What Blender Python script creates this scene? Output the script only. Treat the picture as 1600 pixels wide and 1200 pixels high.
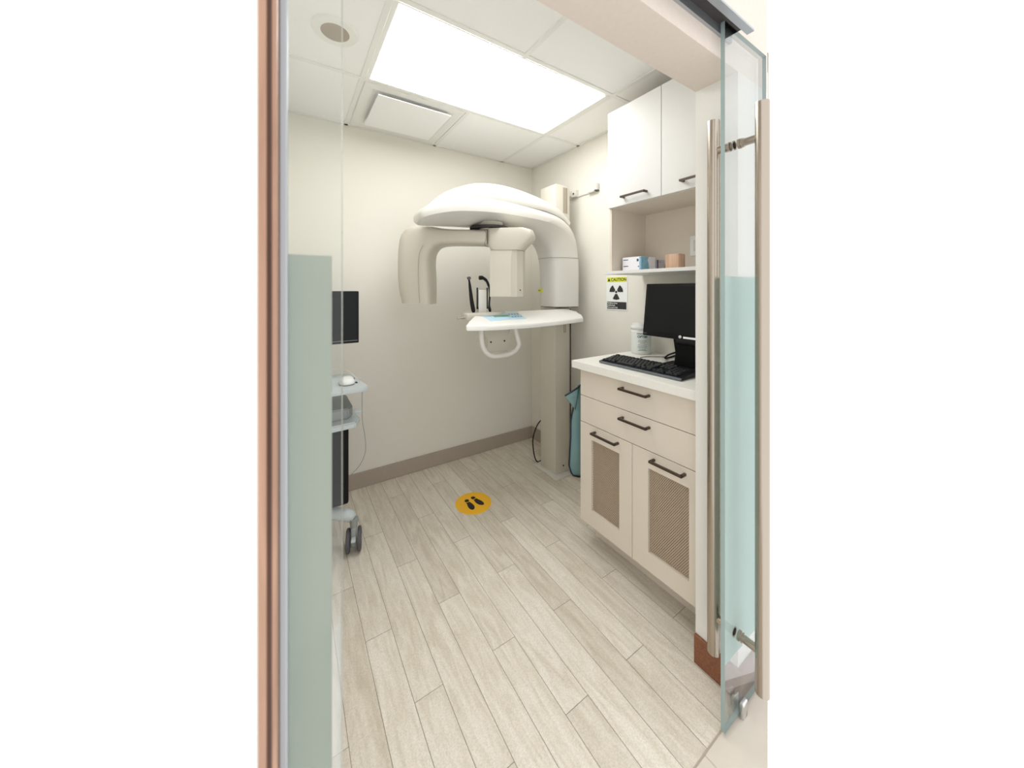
import bpy, bmesh, math, random
from mathutils import Vector, Matrix
for o in list(bpy.data.objects): bpy.data.objects.remove(o, do_unlink=True)
S = bpy.context.scene
COL = S.collection
random.seed(7)
PI = math.pi

# ---------------------------------------------------------------- camera, world, exposure
CX, CY, CZ = -1.857, -2.511, 1.345
cam_d = bpy.data.cameras.new('camera'); cam = bpy.data.objects.new('camera', cam_d); COL.objects.link(cam)
cam_d.sensor_width = 36.0; cam_d.sensor_fit = 'HORIZONTAL'
cam_d.lens = 535.4 / 1600 * 36
cam_d.shift_y = -(600 - 452) / 1600
cam_d.clip_start = 0.02
cam.location = (CX, CY, CZ)
cam.rotation_euler = (PI / 2, 0, -math.radians(33.17))
cam_d.dof.use_dof = True; cam_d.dof.focus_distance = 2.0; cam_d.dof.aperture_fstop = 3.2
S.camera = cam
w = bpy.data.worlds.new('world'); S.world = w; w.use_nodes = True
bg = w.node_tree.nodes['Background']
bg.inputs[0].default_value = (1.0, 1.0, 1.0, 1); bg.inputs[1].default_value = 1.5
S.view_settings.view_transform = 'Standard'; S.view_settings.look = 'None'
S.view_settings.gamma = 1; S.view_settings.use_curve_mapping = False
S.view_settings.exposure = 0.0
TROFFER = 8.0

# ---------------------------------------------------------------- materials
def lin(c):
    c = c / 255.0
    return c / 12.92 if c <= 0.04045 else ((c + 0.055) / 1.055) ** 2.4
def rgb(r, g, b): return (lin(r), lin(g), lin(b), 1)
MATS = {}
def mat(name, col, rough=0.5, metal=0.0, var=0.03, scale=40.0, bump=0.0, stretch=(1, 1, 1), spec=0.5, coat=0.0, emit=None):
    m = bpy.data.materials.new(name); m.use_nodes = True; nt = m.node_tree
    p = nt.nodes['Principled BSDF']
    p.inputs['Roughness'].default_value = rough; p.inputs['Metallic'].default_value = metal
    p.inputs['Specular IOR Level'].default_value = spec; p.inputs['Coat Weight'].default_value = coat
    tc = nt.nodes.new('ShaderNodeTexCoord'); mp = nt.nodes.new('ShaderNodeMapping')
    mp.inputs['Scale'].default_value = stretch
    nz = nt.nodes.new('ShaderNodeTexNoise'); nz.inputs['Scale'].default_value = scale; nz.inputs['Detail'].default_value = 4
    nt.links.new(tc.outputs['Object'], mp.inputs[0]); nt.links.new(mp.outputs[0], nz.inputs['Vector'])
    mx = nt.nodes.new('ShaderNodeMix'); mx.data_type = 'RGBA'
    mx.inputs[6].default_value = tuple(max(0, c * (1 - var)) for c in col[:3]) + (1,)
    mx.inputs[7].default_value = tuple(min(1, c * (1 + var)) for c in col[:3]) + (1,)
    nt.links.new(nz.outputs['Fac'], mx.inputs[0]); nt.links.new(mx.outputs[2], p.inputs['Base Color'])
    if bump:
        b = nt.nodes.new('ShaderNodeBump'); b.inputs['Strength'].default_value = bump; b.inputs['Distance'].default_value = 0.002
        nt.links.new(nz.outputs['Fac'], b.inputs['Height']); nt.links.new(b.outputs[0], p.inputs['Normal'])
    if emit:
        p.inputs['Emission Color'].default_value = emit[0]; p.inputs['Emission Strength'].default_value = emit[1]
    MATS[name] = m
    return m

def wood(name, c1, c2, rough=0.4, axis='Z', scale=6.0, dens=14):
    m = bpy.data.materials.new(name); m.use_nodes = True; nt = m.node_tree
    p = nt.nodes['Principled BSDF']; p.inputs['Roughness'].default_value = rough
    tc = nt.nodes.new('ShaderNodeTexCoord'); mp = nt.nodes.new('ShaderNodeMapping')
    st = {'X': (1, dens, dens), 'Y': (dens, 1, dens), 'Z': (dens, dens, 1)}[axis]
    mp.inputs['Scale'].default_value = st
    nz = nt.nodes.new('ShaderNodeTexNoise'); nz.inputs['Scale'].default_value = scale; nz.inputs['Detail'].default_value = 6
    nz.inputs['Distortion'].default_value = 0.8
    nt.links.new(tc.outputs['Object'], mp.inputs[0]); nt.links.new(mp.outputs[0], nz.inputs['Vector'])
    cr = nt.nodes.new('ShaderNodeValToRGB')
    cr.color_ramp.elements[0].position = 0.3; cr.color_ramp.elements[0].color = c1
    cr.color_ramp.elements[1].position = 0.7; cr.color_ramp.elements[1].color = c2
    nt.links.new(nz.outputs['Fac'], cr.inputs[0]); nt.links.new(cr.outputs[0], p.inputs['Base Color'])
    MATS[name] = m
    return m

M_wall = mat('wall_paint', rgb(232, 229, 219), 0.85, var=0.025, scale=220, bump=0.25, spec=0.2)
M_ceil = mat('ceiling_tile', rgb(247, 247, 245), 0.9, var=0.03, scale=300, bump=0.3, spec=0.1)
M_grid = mat('ceiling_grid', rgb(238, 238, 233), 0.5, var=0.01)
M_base = mat('vinyl_baseboard', rgb(172, 160, 146), 0.6, var=0.03)
M_brownbase = wood('brown_baseboard', rgb(112, 66, 42), rgb(142, 90, 60), 0.4, 'X', 9)
M_header = mat('jamb_laminate', rgb(220, 208, 196), 0.6, var=0.05, scale=60)
M_jamb = mat('jamb_paint', rgb(228, 226, 219), 0.7, var=0.03, scale=160)
M_lam = mat('cabinet_laminate', rgb(221, 211, 197), 0.5, var=0.045, scale=260, stretch=(1, 1, 1), spec=0.3)
M_lamw = mat('white_laminate', rgb(222, 221, 218), 0.45, var=0.02, scale=260, spec=0.3)
M_lamdark = mat('cabinet_interior', rgb(120, 105, 90), 0.8, var=0.04)
M_top = mat('worktop_laminate', rgb(234, 232, 224), 0.35, var=0.04, scale=90)
M_seam = mat('shadow_gap_edge', rgb(60, 50, 42), 0.8)
M_bronze = mat('bronze_pull', rgb(92, 80, 72), 0.38, 0.85, var=0.05)
M_mesh = mat('perforated_metal', rgb(184, 166, 144), 0.5, 0.1, var=0.08)
M_steel = mat('brushed_steel', rgb(178, 167, 154), 0.26, 1.0, var=0.04, scale=60, stretch=(40, 40, 0.5))
M_chrome = mat('chrome', rgb(215, 215, 215), 0.15, 1.0, var=0.01)
M_alum = mat('aluminium', rgb(176, 180, 184), 0.35, 0.8, var=0.02)
M_darktrack = mat('dark_track', rgb(58, 54, 52), 0.6, var=0.05)
M_white = mat('machine_white', rgb(217, 215, 208), 0.32, var=0.01, scale=8, coat=0.25)
M_white2 = mat('machine_cream', rgb(208, 203, 190), 0.38, var=0.01, scale=8, coat=0.15)
M_tray = mat('tray_white', rgb(236, 235, 230), 0.3, var=0.01, scale=8, coat=0.3)
M_seamw = mat('machine_seam', rgb(140, 132, 118), 0.6)
M_darkgap = mat('machine_dark_plastic', rgb(40, 36, 30), 0.6)
M_black = mat('black_plastic', rgb(20, 20, 22), 0.45, var=0.06, spec=0.25)
M_blackm = mat('black_matte_plastic', rgb(14, 14, 15), 0.6, var=0.06, spec=0.2)
M_screen = mat('screen_glass', rgb(20, 23, 24), 0.42, var=0.02, spec=0.2)
M_key = mat('keycap', rgb(30, 32, 36), 0.38, var=0.04, spec=0.35)
M_keysilver = mat('keyboard_edge', rgb(112, 118, 124), 0.35, 0.4)
M_cart = mat('cart_grey', rgb(196, 204, 206), 0.45, var=0.02)
M_cartd = mat('cart_mid_grey', rgb(150, 156, 154), 0.5, var=0.02)
M_rubber = mat('grey_rubber', rgb(84, 82, 88), 0.6, var=0.04)
M_teal = mat('apron_vinyl', rgb(120, 152, 152), 0.6, var=0.07, scale=18)
M_navy = mat('apron_piping', rgb(20, 30, 44), 0.6)
M_yellow = mat('decal_yellow', rgb(255, 192, 28), 0.45, var=0.02)
M_ink = mat('black_ink', rgb(18, 15, 16), 0.6)
M_signw = mat('sign_white', rgb(240, 242, 240), 0.5, var=0.005)
M_signy = mat('sign_yellow', rgb(222, 226, 80), 0.5, var=0.01)
M_signk = mat('sign_charcoal', rgb(45, 45, 45), 0.5, var=0.01)
M_paper = mat('carton_white', rgb(236, 236, 240), 0.6, var=0.01)
M_blue = mat('print_blue', rgb(128, 178, 200), 0.6, var=0.35, scale=60)
M_navyp = mat('print_navy', rgb(52, 72, 100), 0.6)
M_grey = mat('print_grey', rgb(150, 152, 158), 0.6)
M_lilac = mat('carton_grey', rgb(196, 190, 196), 0.6, var=0.03)
M_tub = mat('tub_plastic', rgb(232, 233, 228), 0.4, var=0.01)
M_tublabel = mat('tub_label', rgb(226, 231, 226), 0.5, var=0.03)
M_green = mat('print_green', rgb(92, 120, 110), 0.6)
M_block = wood('light_wood', rgb(186, 148, 122), rgb(216, 184, 158), 0.6, 'Z', 5)
M_panelb = mat('keypad_blue', rgb(188, 222, 240), 0.35, var=0.05, scale=60)
M_lcd = mat('lcd_green', rgb(108, 160, 140), 0.3, var=0.1, scale=120)
M_post = wood('wood_post', rgb(150, 112, 90), rgb(180, 142, 118), 0.45, 'Z', 4)
M_postd = wood('wood_post_dark', rgb(86, 56, 42), rgb(108, 74, 56), 0.45, 'Z', 4)
M_led = mat('light_diffuser', rgb(250, 250, 250), 0.6, emit=((0.985, 0.995, 1.0, 1), TROFFER))
M_tileg = mat('tile_grout', rgb(222, 216, 206), 0.8)

# oak-look plank floor: every plank has its own tone attribute
def plank_mat():
    m = bpy.data.materials.new('plank_floor'); m.use_nodes = True; nt = m.node_tree
    p = nt.nodes['Principled BSDF']; p.inputs['Roughness'].default_value = 0.42; p.inputs['Specular IOR Level'].default_value = 0.35
    at = nt.nodes.new('ShaderNodeAttribute'); at.attribute_name = 'tone'
    tc = nt.nodes.new('ShaderNodeTexCoord')
    add = nt.nodes.new('ShaderNodeVectorMath'); add.operation = 'MULTIPLY_ADD'
    add.inputs[1].default_value = (7, 9, 5)
    nt.links.new(at.outputs['Color'], add.inputs[0]); nt.links.new(tc.outputs['Object'], add.inputs[2])
    mp = nt.nodes.new('ShaderNodeMapping'); mp.inputs['Scale'].default_value = (9, 1.2, 1)
    nt.links.new(add.outputs[0], mp.inputs[0])
    n1 = nt.nodes.new('ShaderNodeTexNoise'); n1.inputs['Scale'].default_value = 3.2; n1.inputs['Detail'].default_value = 7; n1.inputs['Distortion'].default_value = 1.4
    nt.links.new(mp.outputs[0], n1.inputs['Vector'])
    n2 = nt.nodes.new('ShaderNodeTexNoise'); n2.inputs['Scale'].default_value = 260; n2.inputs['Detail'].default_value = 2
    nt.links.new(tc.outputs['Object'], n2.inputs['Vector'])
    cr = nt.nodes.new('ShaderNodeValToRGB')
    e = cr.color_ramp.elements
    e[0].position = 0.28; e[0].color = rgb(214, 204, 186); e[1].position = 0.62; e[1].color = rgb(235, 228, 215)
    nt.links.new(n1.outputs['Fac'], cr.inputs[0])
    mx = nt.nodes.new('ShaderNodeMix'); mx.data_type = 'RGBA'; mx.blend_type = 'MULTIPLY'; mx.inputs[0].default_value = 1
    nt.links.new(cr.outputs[0], mx.inputs[6])
    r2 = nt.nodes.new('ShaderNodeValToRGB')
    r2.color_ramp.elements[0].position = 0.0; r2.color_ramp.elements[0].color = (0.87, 0.855, 0.835, 1)
    r2.color_ramp.elements[1].position = 1.0; r2.color_ramp.elements[1].color = (1, 1, 1, 1)
    nt.links.new(at.outputs['Fac'], r2.inputs[0]); nt.links.new(r2.outputs[0], mx.inputs[7])
    m3 = nt.nodes.new('ShaderNodeMix'); m3.data_type = 'RGBA'; m3.blend_type = 'MULTIPLY'; m3.inputs[0].default_value = 1
    r3 = nt.nodes.new('ShaderNodeValToRGB'); r3.color_ramp.elements[0].color = (0.86, 0.86, 0.86, 1); r3.color_ramp.elements[0].position = .3
    r3.color_ramp.elements[1].color = (1.06, 1.06, 1.06, 1); r3.color_ramp.elements[1].position = .7
    nt.links.new(n2.outputs['Fac'], r3.inputs[0]); nt.links.new(mx.outputs[2], m3.inputs[6]); nt.links.new(r3.outputs[0], m3.inputs[7])
    nt.links.new(m3.outputs[2], p.inputs['Base Color'])
    return m
M_plank = plank_mat()
M_joint = mat('plank_joint', rgb(120, 108, 90), 0.8)
M_tile = mat('corridor_tile', rgb(212, 203, 190), 0.5, var=0.04, scale=30)

def glass_mat(name, tint, refl=1.0):
    m = bpy.data.materials.new(name); m.use_nodes = True; nt = m.node_tree
    nt.nodes.remove(nt.nodes['Principled BSDF']); out = nt.nodes['Material Output']
    tr = nt.nodes.new('ShaderNodeBsdfTransparent'); tr.inputs[0].default_value = tint
    gl = nt.nodes.new('ShaderNodeBsdfGlossy'); gl.inputs['Roughness'].default_value = 0.01
    fr = nt.nodes.new('ShaderNodeFresnel'); fr.inputs[0].default_value = 1.5
    nz = nt.nodes.new('ShaderNodeTexNoise'); nz.inputs['Scale'].default_value = 3
    rr = nt.nodes.new('ShaderNodeMapRange'); rr.inputs[3].default_value = 0.004; rr.inputs[4].default_value = 0.012
    nt.links.new(nz.outputs['Fac'], rr.inputs[0]); nt.links.new(rr.outputs[0], gl.inputs['Roughness'])
    mu = nt.nodes.new('ShaderNodeMath'); mu.operation = 'MULTIPLY'; mu.inputs[1].default_value = refl
    mx = nt.nodes.new('ShaderNodeMixShader')
    nt.links.new(fr.outputs[0], mu.inputs[0]); nt.links.new(mu.outputs[0], mx.inputs[0])
    nt.links.new(tr.outputs[0], mx.inputs[1]); nt.links.new(gl.outputs[0], mx.inputs[2])
    nt.links.new(mx.outputs[0], out.inputs[0])
    return m
M_glass = glass_mat('clear_glass', (0.982, 0.992, 0.988, 1), 0.5)
M_gedge = mat('glass_edge', rgb(150, 168, 166), 0.15, var=0.03, coat=0.5)
def film_mat(name, c1, c2):
    m = bpy.data.materials.new(name); m.use_nodes = True; nt = m.node_tree
    nt.nodes.remove(nt.nodes['Principled BSDF']); out = nt.nodes['Material Output']
    nz = nt.nodes.new('ShaderNodeTexNoise'); nz.inputs['Scale'].default_value = 8
    cr = nt.nodes.new('ShaderNodeValToRGB'); cr.color_ramp.elements[0].color = rgb(*c1); cr.color_ramp.elements[1].color = rgb(*c2)
    nt.links.new(nz.outputs['Fac'], cr.inputs[0])
    tl = nt.nodes.new('ShaderNodeBsdfTranslucent'); df = nt.nodes.new('ShaderNodeBsdfDiffuse')
    nt.links.new(cr.outputs[0], tl.inputs[0]); nt.links.new(cr.outputs[0], df.inputs[0])
    mx = nt.nodes.new('ShaderNodeMixShader'); mx.inputs[0].default_value = 0.6
    nt.links.new(tl.outputs[0], mx.inputs[1]); nt.links.new(df.outputs[0], mx.inputs[2])
    nt.links.new(mx.outputs[0], out.inputs[0])
    return m
M_film = film_mat('frosted_film', (210, 216, 206), (215, 221, 212))
M_film2 = film_mat('frosted_film_door', (214, 230, 226), (218, 234, 230))

# ---------------------------------------------------------------- geometry helpers
def box(bm, x0, x1, y0, y1, z0, z1, bev=0.0, seg=2):
    b = bmesh.new()
    bmesh.ops.create_cube(b, size=1)
    for v in b.verts:
        v.co = Vector(((x0 + x1) / 2 + v.co.x * abs(x1 - x0), (y0 + y1) / 2 + v.co.y * abs(y1 - y0), (z0 + z1) / 2 + v.co.z * abs(z1 - z0)))
    if bev:
        bmesh.ops.bevel(b, geom=b.edges[:], offset=bev, segments=seg, affect='EDGES', profile=0.5)
    merge(bm, b)
def merge(bm, b, mtx=None):
    if mtx: b.transform(mtx)
    me = bpy.data.meshes.new('tmp'); b.to_mesh(me); b.free(); bm.from_mesh(me); bpy.data.meshes.remove(me)
def B(*a, **k):
    bm = bmesh.new(); box(bm, *a, **k); return bm
def cyl(bm, p0, p1, r0, r1=None, n=24, cap=True):
    r1 = r0 if r1 is None else r1
    p0, p1 = Vector(p0), Vector(p1); d = p1 - p0
    q = d.to_track_quat('Z', 'Y').to_matrix().to_4x4()
    b = bmesh.new()
    bmesh.ops.create_cone(b, cap_ends=cap, cap_tris=False, segments=n, radius1=r0, radius2=r1, depth=d.length)
    merge(bm, b, Matrix.Translation((p0 + p1) / 2) @ q)
def tube(bm, pts, r, n=10, rads=None, flat=1.0):
    pts = [Vector(p) for p in pts]; rings = []
    up = None
    for i, p in enumerate(pts):
        t = (pts[min(i + 1, len(pts) - 1)] - pts[max(i - 1, 0)]).normalized()
        if up is None:
            up = Vector((0, 0, 1)) if abs(t.z) < 0.9 else Vector((0, 1, 0))
        a = t.cross(up)
        if a.length < 1e-4: a = t.cross(Vector((1, 0, 0)))
        a.normalize(); c = a.cross(t).normalized(); up = c
        rr = rads[i] if rads else r
        rings.append([bm.verts.new(p + a * math.cos(k * 2 * PI / n) * rr * flat + c * math.sin(k * 2 * PI / n) * rr) for k in range(n)])
    for i in range(len(rings) - 1):
        for k in range(n):
            bm.faces.new((rings[i][k], rings[i][(k + 1) % n], rings[i + 1][(k + 1) % n], rings[i + 1][k]))
    bm.faces.new(rings[0][::-1]); bm.faces.new(rings[-1])
def smooth_pts(ctrl, n=8):
    P = [Vector(c) for c in ctrl]; P = [P[0] * 2 - P[1]] + P + [P[-1] * 2 - P[-2]]; out = []
    for i in range(1, len(P) - 2):
        for k in range(n):
            t = k / n
            out.append(0.5 * ((2 * P[i]) + (-P[i - 1] + P[i + 1]) * t + (2 * P[i - 1] - 5 * P[i] + 4 * P[i + 1] - P[i + 2]) * t * t + (-P[i - 1] + 3 * P[i] - 3 * P[i + 1] + P[i + 2]) * t ** 3))
    out.append(P[-2]); return out
def prism(bm, poly, h, mtx=None, bev=0.0, seg=2):
    """extrude a 2D polygon (local x,y) by h along local z"""
    b = bmesh.new(); vs = [b.verts.new((x, y, 0)) for x, y in poly]; f = b.faces.new(vs)
    r = bmesh.ops.extrude_face_region(b, geom=[f])
    bmesh.ops.translate(b, verts=[v for v in r['geom'] if isinstance(v, bmesh.types.BMVert)], vec=(0, 0, h))
    bmesh.ops.recalc_face_normals(b, faces=b.faces[:])
    if bev: bmesh.ops.bevel(b, geom=b.edges[:], offset=bev, segments=seg, affect='EDGES')
    merge(bm, b, mtx)
def basis(o, ex, ey, ez):
    ex, ey, ez = Vector(ex), Vector(ey), Vector(ez)
    m = Matrix.Identity(4)
    for i in range(3):
        m[i][0] = ex[i]; m[i][1] = ey[i]; m[i][2] = ez[i]; m[i][3] = o[i]
    return m
def loft(bm, rings, closed_caps=True):
    R = [[bm.verts.new(p) for p in r] for r in rings]; n = len(R[0])
    for i in range(len(R) - 1):
        for k in range(n):
            bm.faces.new((R[i][k], R[i][(k + 1) % n], R[i + 1][(k + 1) % n], R[i + 1][k]))
    if closed_caps:
        bm.faces.new(R[0][::-1]); bm.faces.new(R[-1])
    bmesh.ops.recalc_face_normals(bm, faces=bm.faces[:])
def spow(v, e): return math.copysign(abs(v) ** e, v)

WP = {}
def wloc(o):
    v = Vector((0, 0, 0))
    while o is not None:
        v = v + Vector(o.location); o = o.parent
    return v
def obj(name, bm, m, parent=None, smooth=True, local=False, angle=35):
    bmesh.ops.recalc_face_normals(bm, faces=bm.faces[:]) if False else None
    me = bpy.data.meshes.new(name)
    o = bpy.data.objects.new(name, me)
    if parent is not None:
        o.parent = parent
        if not local:
            bm.transform(Matrix.Translation(-wloc(parent)))
    elif not local:
        xs = [v.co for v in bm.verts]
        c = Vector(((min(v.x for v in xs) + max(v.x for v in xs)) / 2, (min(v.y for v in xs) + max(v.y for v in xs)) / 2, min(v.z for v in xs)))
        bm.transform(Matrix.Translation(-c)); o.location = c
    if smooth:
        for f in bm.faces: f.smooth = True
        for e in bm.edges:
            if len(e.link_faces) == 2 and e.calc_face_angle(0) > math.radians(angle): e.smooth = False
    bm.to_mesh(me); bm.free()
    for mm in (m if isinstance(m, (list, tuple)) else [m]): me.materials.append(mm)
    COL.objects.link(o)
    return o
def tag(o, label, cat, group=None):
    o['label'] = label; o['category'] = cat
    if group: o['group'] = group
    return o
def thing(name, label, cat, loc, rz=0.0, group=None):
    o = bpy.data.objects.new(name, None); o.empty_display_size = 0.1; o.location = loc; o.rotation_euler = (0, 0, rz)
    COL.objects.link(o); return tag(o, label, cat, group)
def struct(name, bm, m, parent=None, label=None, smooth=False):
    o = obj(name, bm, m, parent, smooth=smooth)
    if parent is None: o['kind'] = 'structure'
    if label: o['label'] = label
    return o
def text_bm(body, size, mtx, depth=0.0006, align='LEFT', bold=0.0):
    cu = bpy.data.curves.new('txt', 'FONT'); cu.body = body; cu.size = size; cu.extrude = depth / 2; cu.offset = bold; cu.align_x = align
    cu.resolution_u = 3
    to = bpy.data.objects.new('txt', cu); COL.objects.link(to)
    dg = bpy.context.evaluated_depsgraph_get(); me = bpy.data.meshes.new_from_object(to.evaluated_get(dg))
    bm = bmesh.new(); bm.from_mesh(me); bm.transform(mtx)
    bpy.data.objects.remove(to); bpy.data.curves.remove(cu); bpy.data.meshes.remove(me)
    return bm

H = 2.44
# ================================================================ SETTING
# back wall, right wall, ceiling
struct('wall_back', B(-2.003, 0.0, 0.0, 0.12, 0.0, H), M_wall)
bm = bmesh.new(); prism(bm, [(0, -1.835), (0.02, -1.82), (0.12, -1.70), (0.12, 0.12), (0, 0.12)], H)
struct('wall_right', bm, M_wall)
bm = bmesh.new(); prism(bm, [(-1.957, 0), (-1.884, -1.835), (-1.899, -1.835), (-2.003, 0)], H)
struct('wall_left_blocker', bm, M_wall)  # unseen wall, added to keep world light from coming in on the left
# front wall: pier right of the opening plus the header over it
bm = bmesh.new()
prism(bm, [(-0.62, -1.975), (-0.396, -1.975), (-0.015, -1.835), (-0.62, -1.835)], 2.06)
wf = struct('wall_front', bm, M_jamb)
bm = bmesh.new()
prism(bm, [(-1.877, -1.975), (-0.396, -1.975), (-0.015, -1.835), (-1.884, -1.835)], H - 2.06, Matrix.Translation((0, 0, 2.06)))
struct('wall_header', bm, M_header)
# ceiling slab, cut along the left by the same line as everything behind the post
bm = bmesh.new()
prism(bm, [(-2.0, 0.1), (-1.899, -1.835), (0.0, -1.835), (0.1, -1.72), (0.1, 0.1)], 0.10, Matrix.Translation((0, 0, H)))
ceiling = struct('ceiling', bm, M_ceil)
bm = bmesh.new()
gx = [-1.535, -0.925, -0.322]; gy = [-0.603, -1.203, -1.815]
def leftx(y): return -1.957 + (0 - y) * (0.073 / 1.835)
T = 0.0115
for x in gx: box(bm, x - T, x + T, -1.835, 0, H - 0.004, H + 0.001)
for y in gy: box(bm, leftx(y), 0, y - T, y + T, H - 0.0042, H + 0.001)
box(bm, -1.95, 0, -0.02, 0, H - 0.004, H + 0.001); box(bm, -0.02, 0, -1.835, 0, H - 0.0042, H + 0.001)
struct('ceiling_grid', bm, M_grid, ceiling)

def cutline(b, p, q):
    d = (Vector(q) - Vector(p)).normalized(); nn = Vector((d.y, -d.x, 0))
    bmesh.ops.bisect_plane(b, geom=b.verts[:] + b.edges[:] + b.faces[:], plane_co=p, plane_no=nn, clear_outer=True)
# plank floor
PW = 0.0975
bm = bmesh.new(); tl = bm.loops.layers.float_color.new('tone')
box(bm, -2.05, 0.0, -1.985, 0.0, -0.06, -0.0015)
for f in bm.faces: f.material_index = 1
tones = {}
rr = random.Random(3)
for k in range(-5, 17):
    x0 = -1.61 + PW * k; x1 = x0 + PW
    off = -0.528 - 0.2925 * (k - 4)
    y = off + 0.8775 * math.ceil((0.0 - off) / 0.8775) + 0.0
    while y > -1.985:
        ya, yb = min(0.0, y), max(-1.985, y - 0.8775)
        if ya > yb:
            n0 = len(bm.faces)
            g = 0.0007
            vs = [bm.verts.new((a, b, 0)) for a, b in ((x0 + g, yb + g), (min(x1, 0) - g, yb + g), (min(x1, 0) - g, ya - g), (x0 + g, ya - g))]
            if x0 < 0:
                f = bm.faces.new(vs); t = rr.random()
                for l in f.loops: l[tl] = (t, t, t, 1)
        y -= 0.8775
# trim the left side (behind the wooden post)
n = Vector((-1, -0.0398, 0)).normalized()
bmesh.ops.bisect_plane(bm, geom=bm.verts[:] + bm.edges[:] + bm.faces[:], plane_co=(-1.957, 0, 0), plane_no=n, clear_outer=True)
cutline(bm, (CX, CY, 0), (-0.391, -1.975, 0))
struct('floor', bm, [M_plank, M_joint])
# corridor tiles outside the door
bm = bmesh.new()
def clip_rect(x0, x1, y0, y1, z, b):
    vs = [b.verts.new((a, c, z)) for a, c in ((x0, y0), (x1, y0), (x1, y1), (x0, y1))]; return b.faces.new(vs)
f = clip_rect(-2.2, 0.5, -3.0, -1.985, -0.0015, bm); f.material_index = 1
for i in range(-1, 5):
    for j in range(0, 4):
        xa = -1.46 + 0.61 * i; ya = -2.135 - 0.305 * j
        clip_rect(xa + .0015, xa + .6085, ya - .3035 + 0.0, ya - .0015, 0.0, bm)
for i in range(-1, 5): clip_rect(-1.46 + .61 * i + .0015 , -1.46 + .61 * i + .6085, -2.132, -1.985, 0.0, bm)
# right limit: line from the wall end towards the camera foot; left limit behind the post
cutline(bm, (CX, CY, 0), (-0.391, -1.975, 0))
bmesh.ops.bisect_plane(bm, geom=bm.verts[:] + bm.edges[:] + bm.faces[:], plane_co=(-1.877, -1.985, 0), plane_no=(-1, -0.04, 0), clear_outer=True)
struct('floor_corridor', bm, [M_tile, M_tileg])
struct('trim_1', B(-1.877, -0.62, -1.9885, -1.984, -0.01, 0.0012), M_base, label='thin metal threshold strip between planks and tiles')
# baseboards
struct('baseboard_back', B(-1.95, 0, -0.012, 0, 0, 0.105, bev=0.003), M_base)
struct('baseboard_right', B(-0.012, 0, -1.186, -0.012, 0, 0.105, bev=0.003), M_base)
bm = bmesh.new()
box(bm, -0.632, -0.62, -1.987, -1.835, 0, 0.102, bev=0.002); box(bm, -0.62, -0.478, -1.987, -1.975, 0, 0.102, bev=0.002)
struct('baseboard_front', bm, M_brownbase)

# wooden post left of the opening, beside the camera
bm = bmesh.new()
box(bm, -1.8815, -1.8745, -2.10, -1.985, 0, 2.46, bev=0.001)
box(bm, -1.8705, -1.8662, -2.098, -1.985, 0, 2.46, bev=0.001)
post = struct('trim_2', bm, M_post, label='blurred brown wooden door post at the left edge')
struct('post_groove', B(-1.8750, -1.8700, -2.094, -1.99, 0, 2.46), M_postd, post)
bm = bmesh.new(); box(bm, -1.8665, -1.8570, -2.03, -1.985, 0, 2.46, bev=0.002)
struct('glazing_channel', bm, M_alum, post)

# fixed glass sidelight (left) and sliding glass door (right)
GY0, GY1 = -2.001, -1.989
def glass_pane(name, x0, x1, z0, z1, parent):
    b = bmesh.new(); box(b, x0, x1, GY0, GY1, z0, z1)
    for f in b.faces:
        n = f.normal
        f.material_index = 0 if abs(n.y) > 0.5 else 1
    return obj(name, b, [M_glass, M_gedge], parent, smooth=False)
side = bpy.data.objects.new('window_1', None); COL.objects.link(side); side.location = (-1.83, -1.995, 0); side['kind'] = 'structure'
glass_pane('pane', -1.862, -1.7955, 0.005, 2.13, side)
FT = 1.345 + 22 * 0.535 / 535.4
bm = B(-1.862, -1.8072, GY1, GY1 + 0.0008, 0.10, 1.39)
obj('frosted_film', bm, M_film, side, smooth=False)

door = bpy.data.objects.new('door_1', None); COL.objects.link(door); door.location = (-0.62, -1.995, 0); door['kind'] = 'structure'
glass_pane('glass_panel', -0.762, -0.475, 0.012, 2.15, door)
bm = B(-0.758, -0.475, GY1, GY1 + 0.0008, 0.19, 1.385)
obj('frosted_film', bm, M_film2, door, smooth=False)
# pull bars on both faces
HX = -0.675
for nm, y in (('pull_bar', -1.925), ('pull_bar', -2.065)):
    bm = bmesh.new(); cyl(bm, (HX, y, 0.142), (HX, y, 1.902), 0.0185, n=32)
    pb = obj(nm, bm, M_steel, door)
    for z in (1.80, 0.262):
        bm = bmesh.new(); s = 1 if y > -1.995 else -1
        cyl(bm, (HX, y - s * 0.014, z), (HX, -1.995 + s * 0.006, z), 0.0115, n=20)
        sd = obj('standoff', bm, M_steel, pb)
        bm = bmesh.new(); cyl(bm, (HX, -1.995 + s * 0.006, z), (HX, -1.995 + s * 0.013, z), 0.0155, n=24)
        cyl(bm, (HX, -1.995 + s * 0.016, z), (HX, -1.995 + s * 0.021, z), 0.0145, n=24)
        obj('collar', bm, M_steel, pb)
bm = bmesh.new(); box(bm, -0.672, -0.642, -2.013, -2.002, 0.0, 0.05, bev=0.003); box(bm, -0.672, -0.642, -1.988, -1.977, 0.0, 0.05, bev=0.003)
obj('floor_guide', bm, M_chrome, door)
# track
trk = struct('trim_3', B(-1.86, -0.68, -2.045, -2.035, 2.128, 2.36), M_header, label='taupe fascia of the sliding door track above the opening')
struct('track_channel', B(-1.86, -0.68, -2.034, -1.976, 2.15, 2.22), M_darktrack, trk)
bm = bmesh.new(); box(bm, -1.86, -0.68, -2.046, -2.026, 2.124, 2.13); box(bm, -1.86, -0.68, -1.984, -1.9755, 2.124, 2.15)
struct('track_lip', bm, M_alum, trk)

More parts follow.
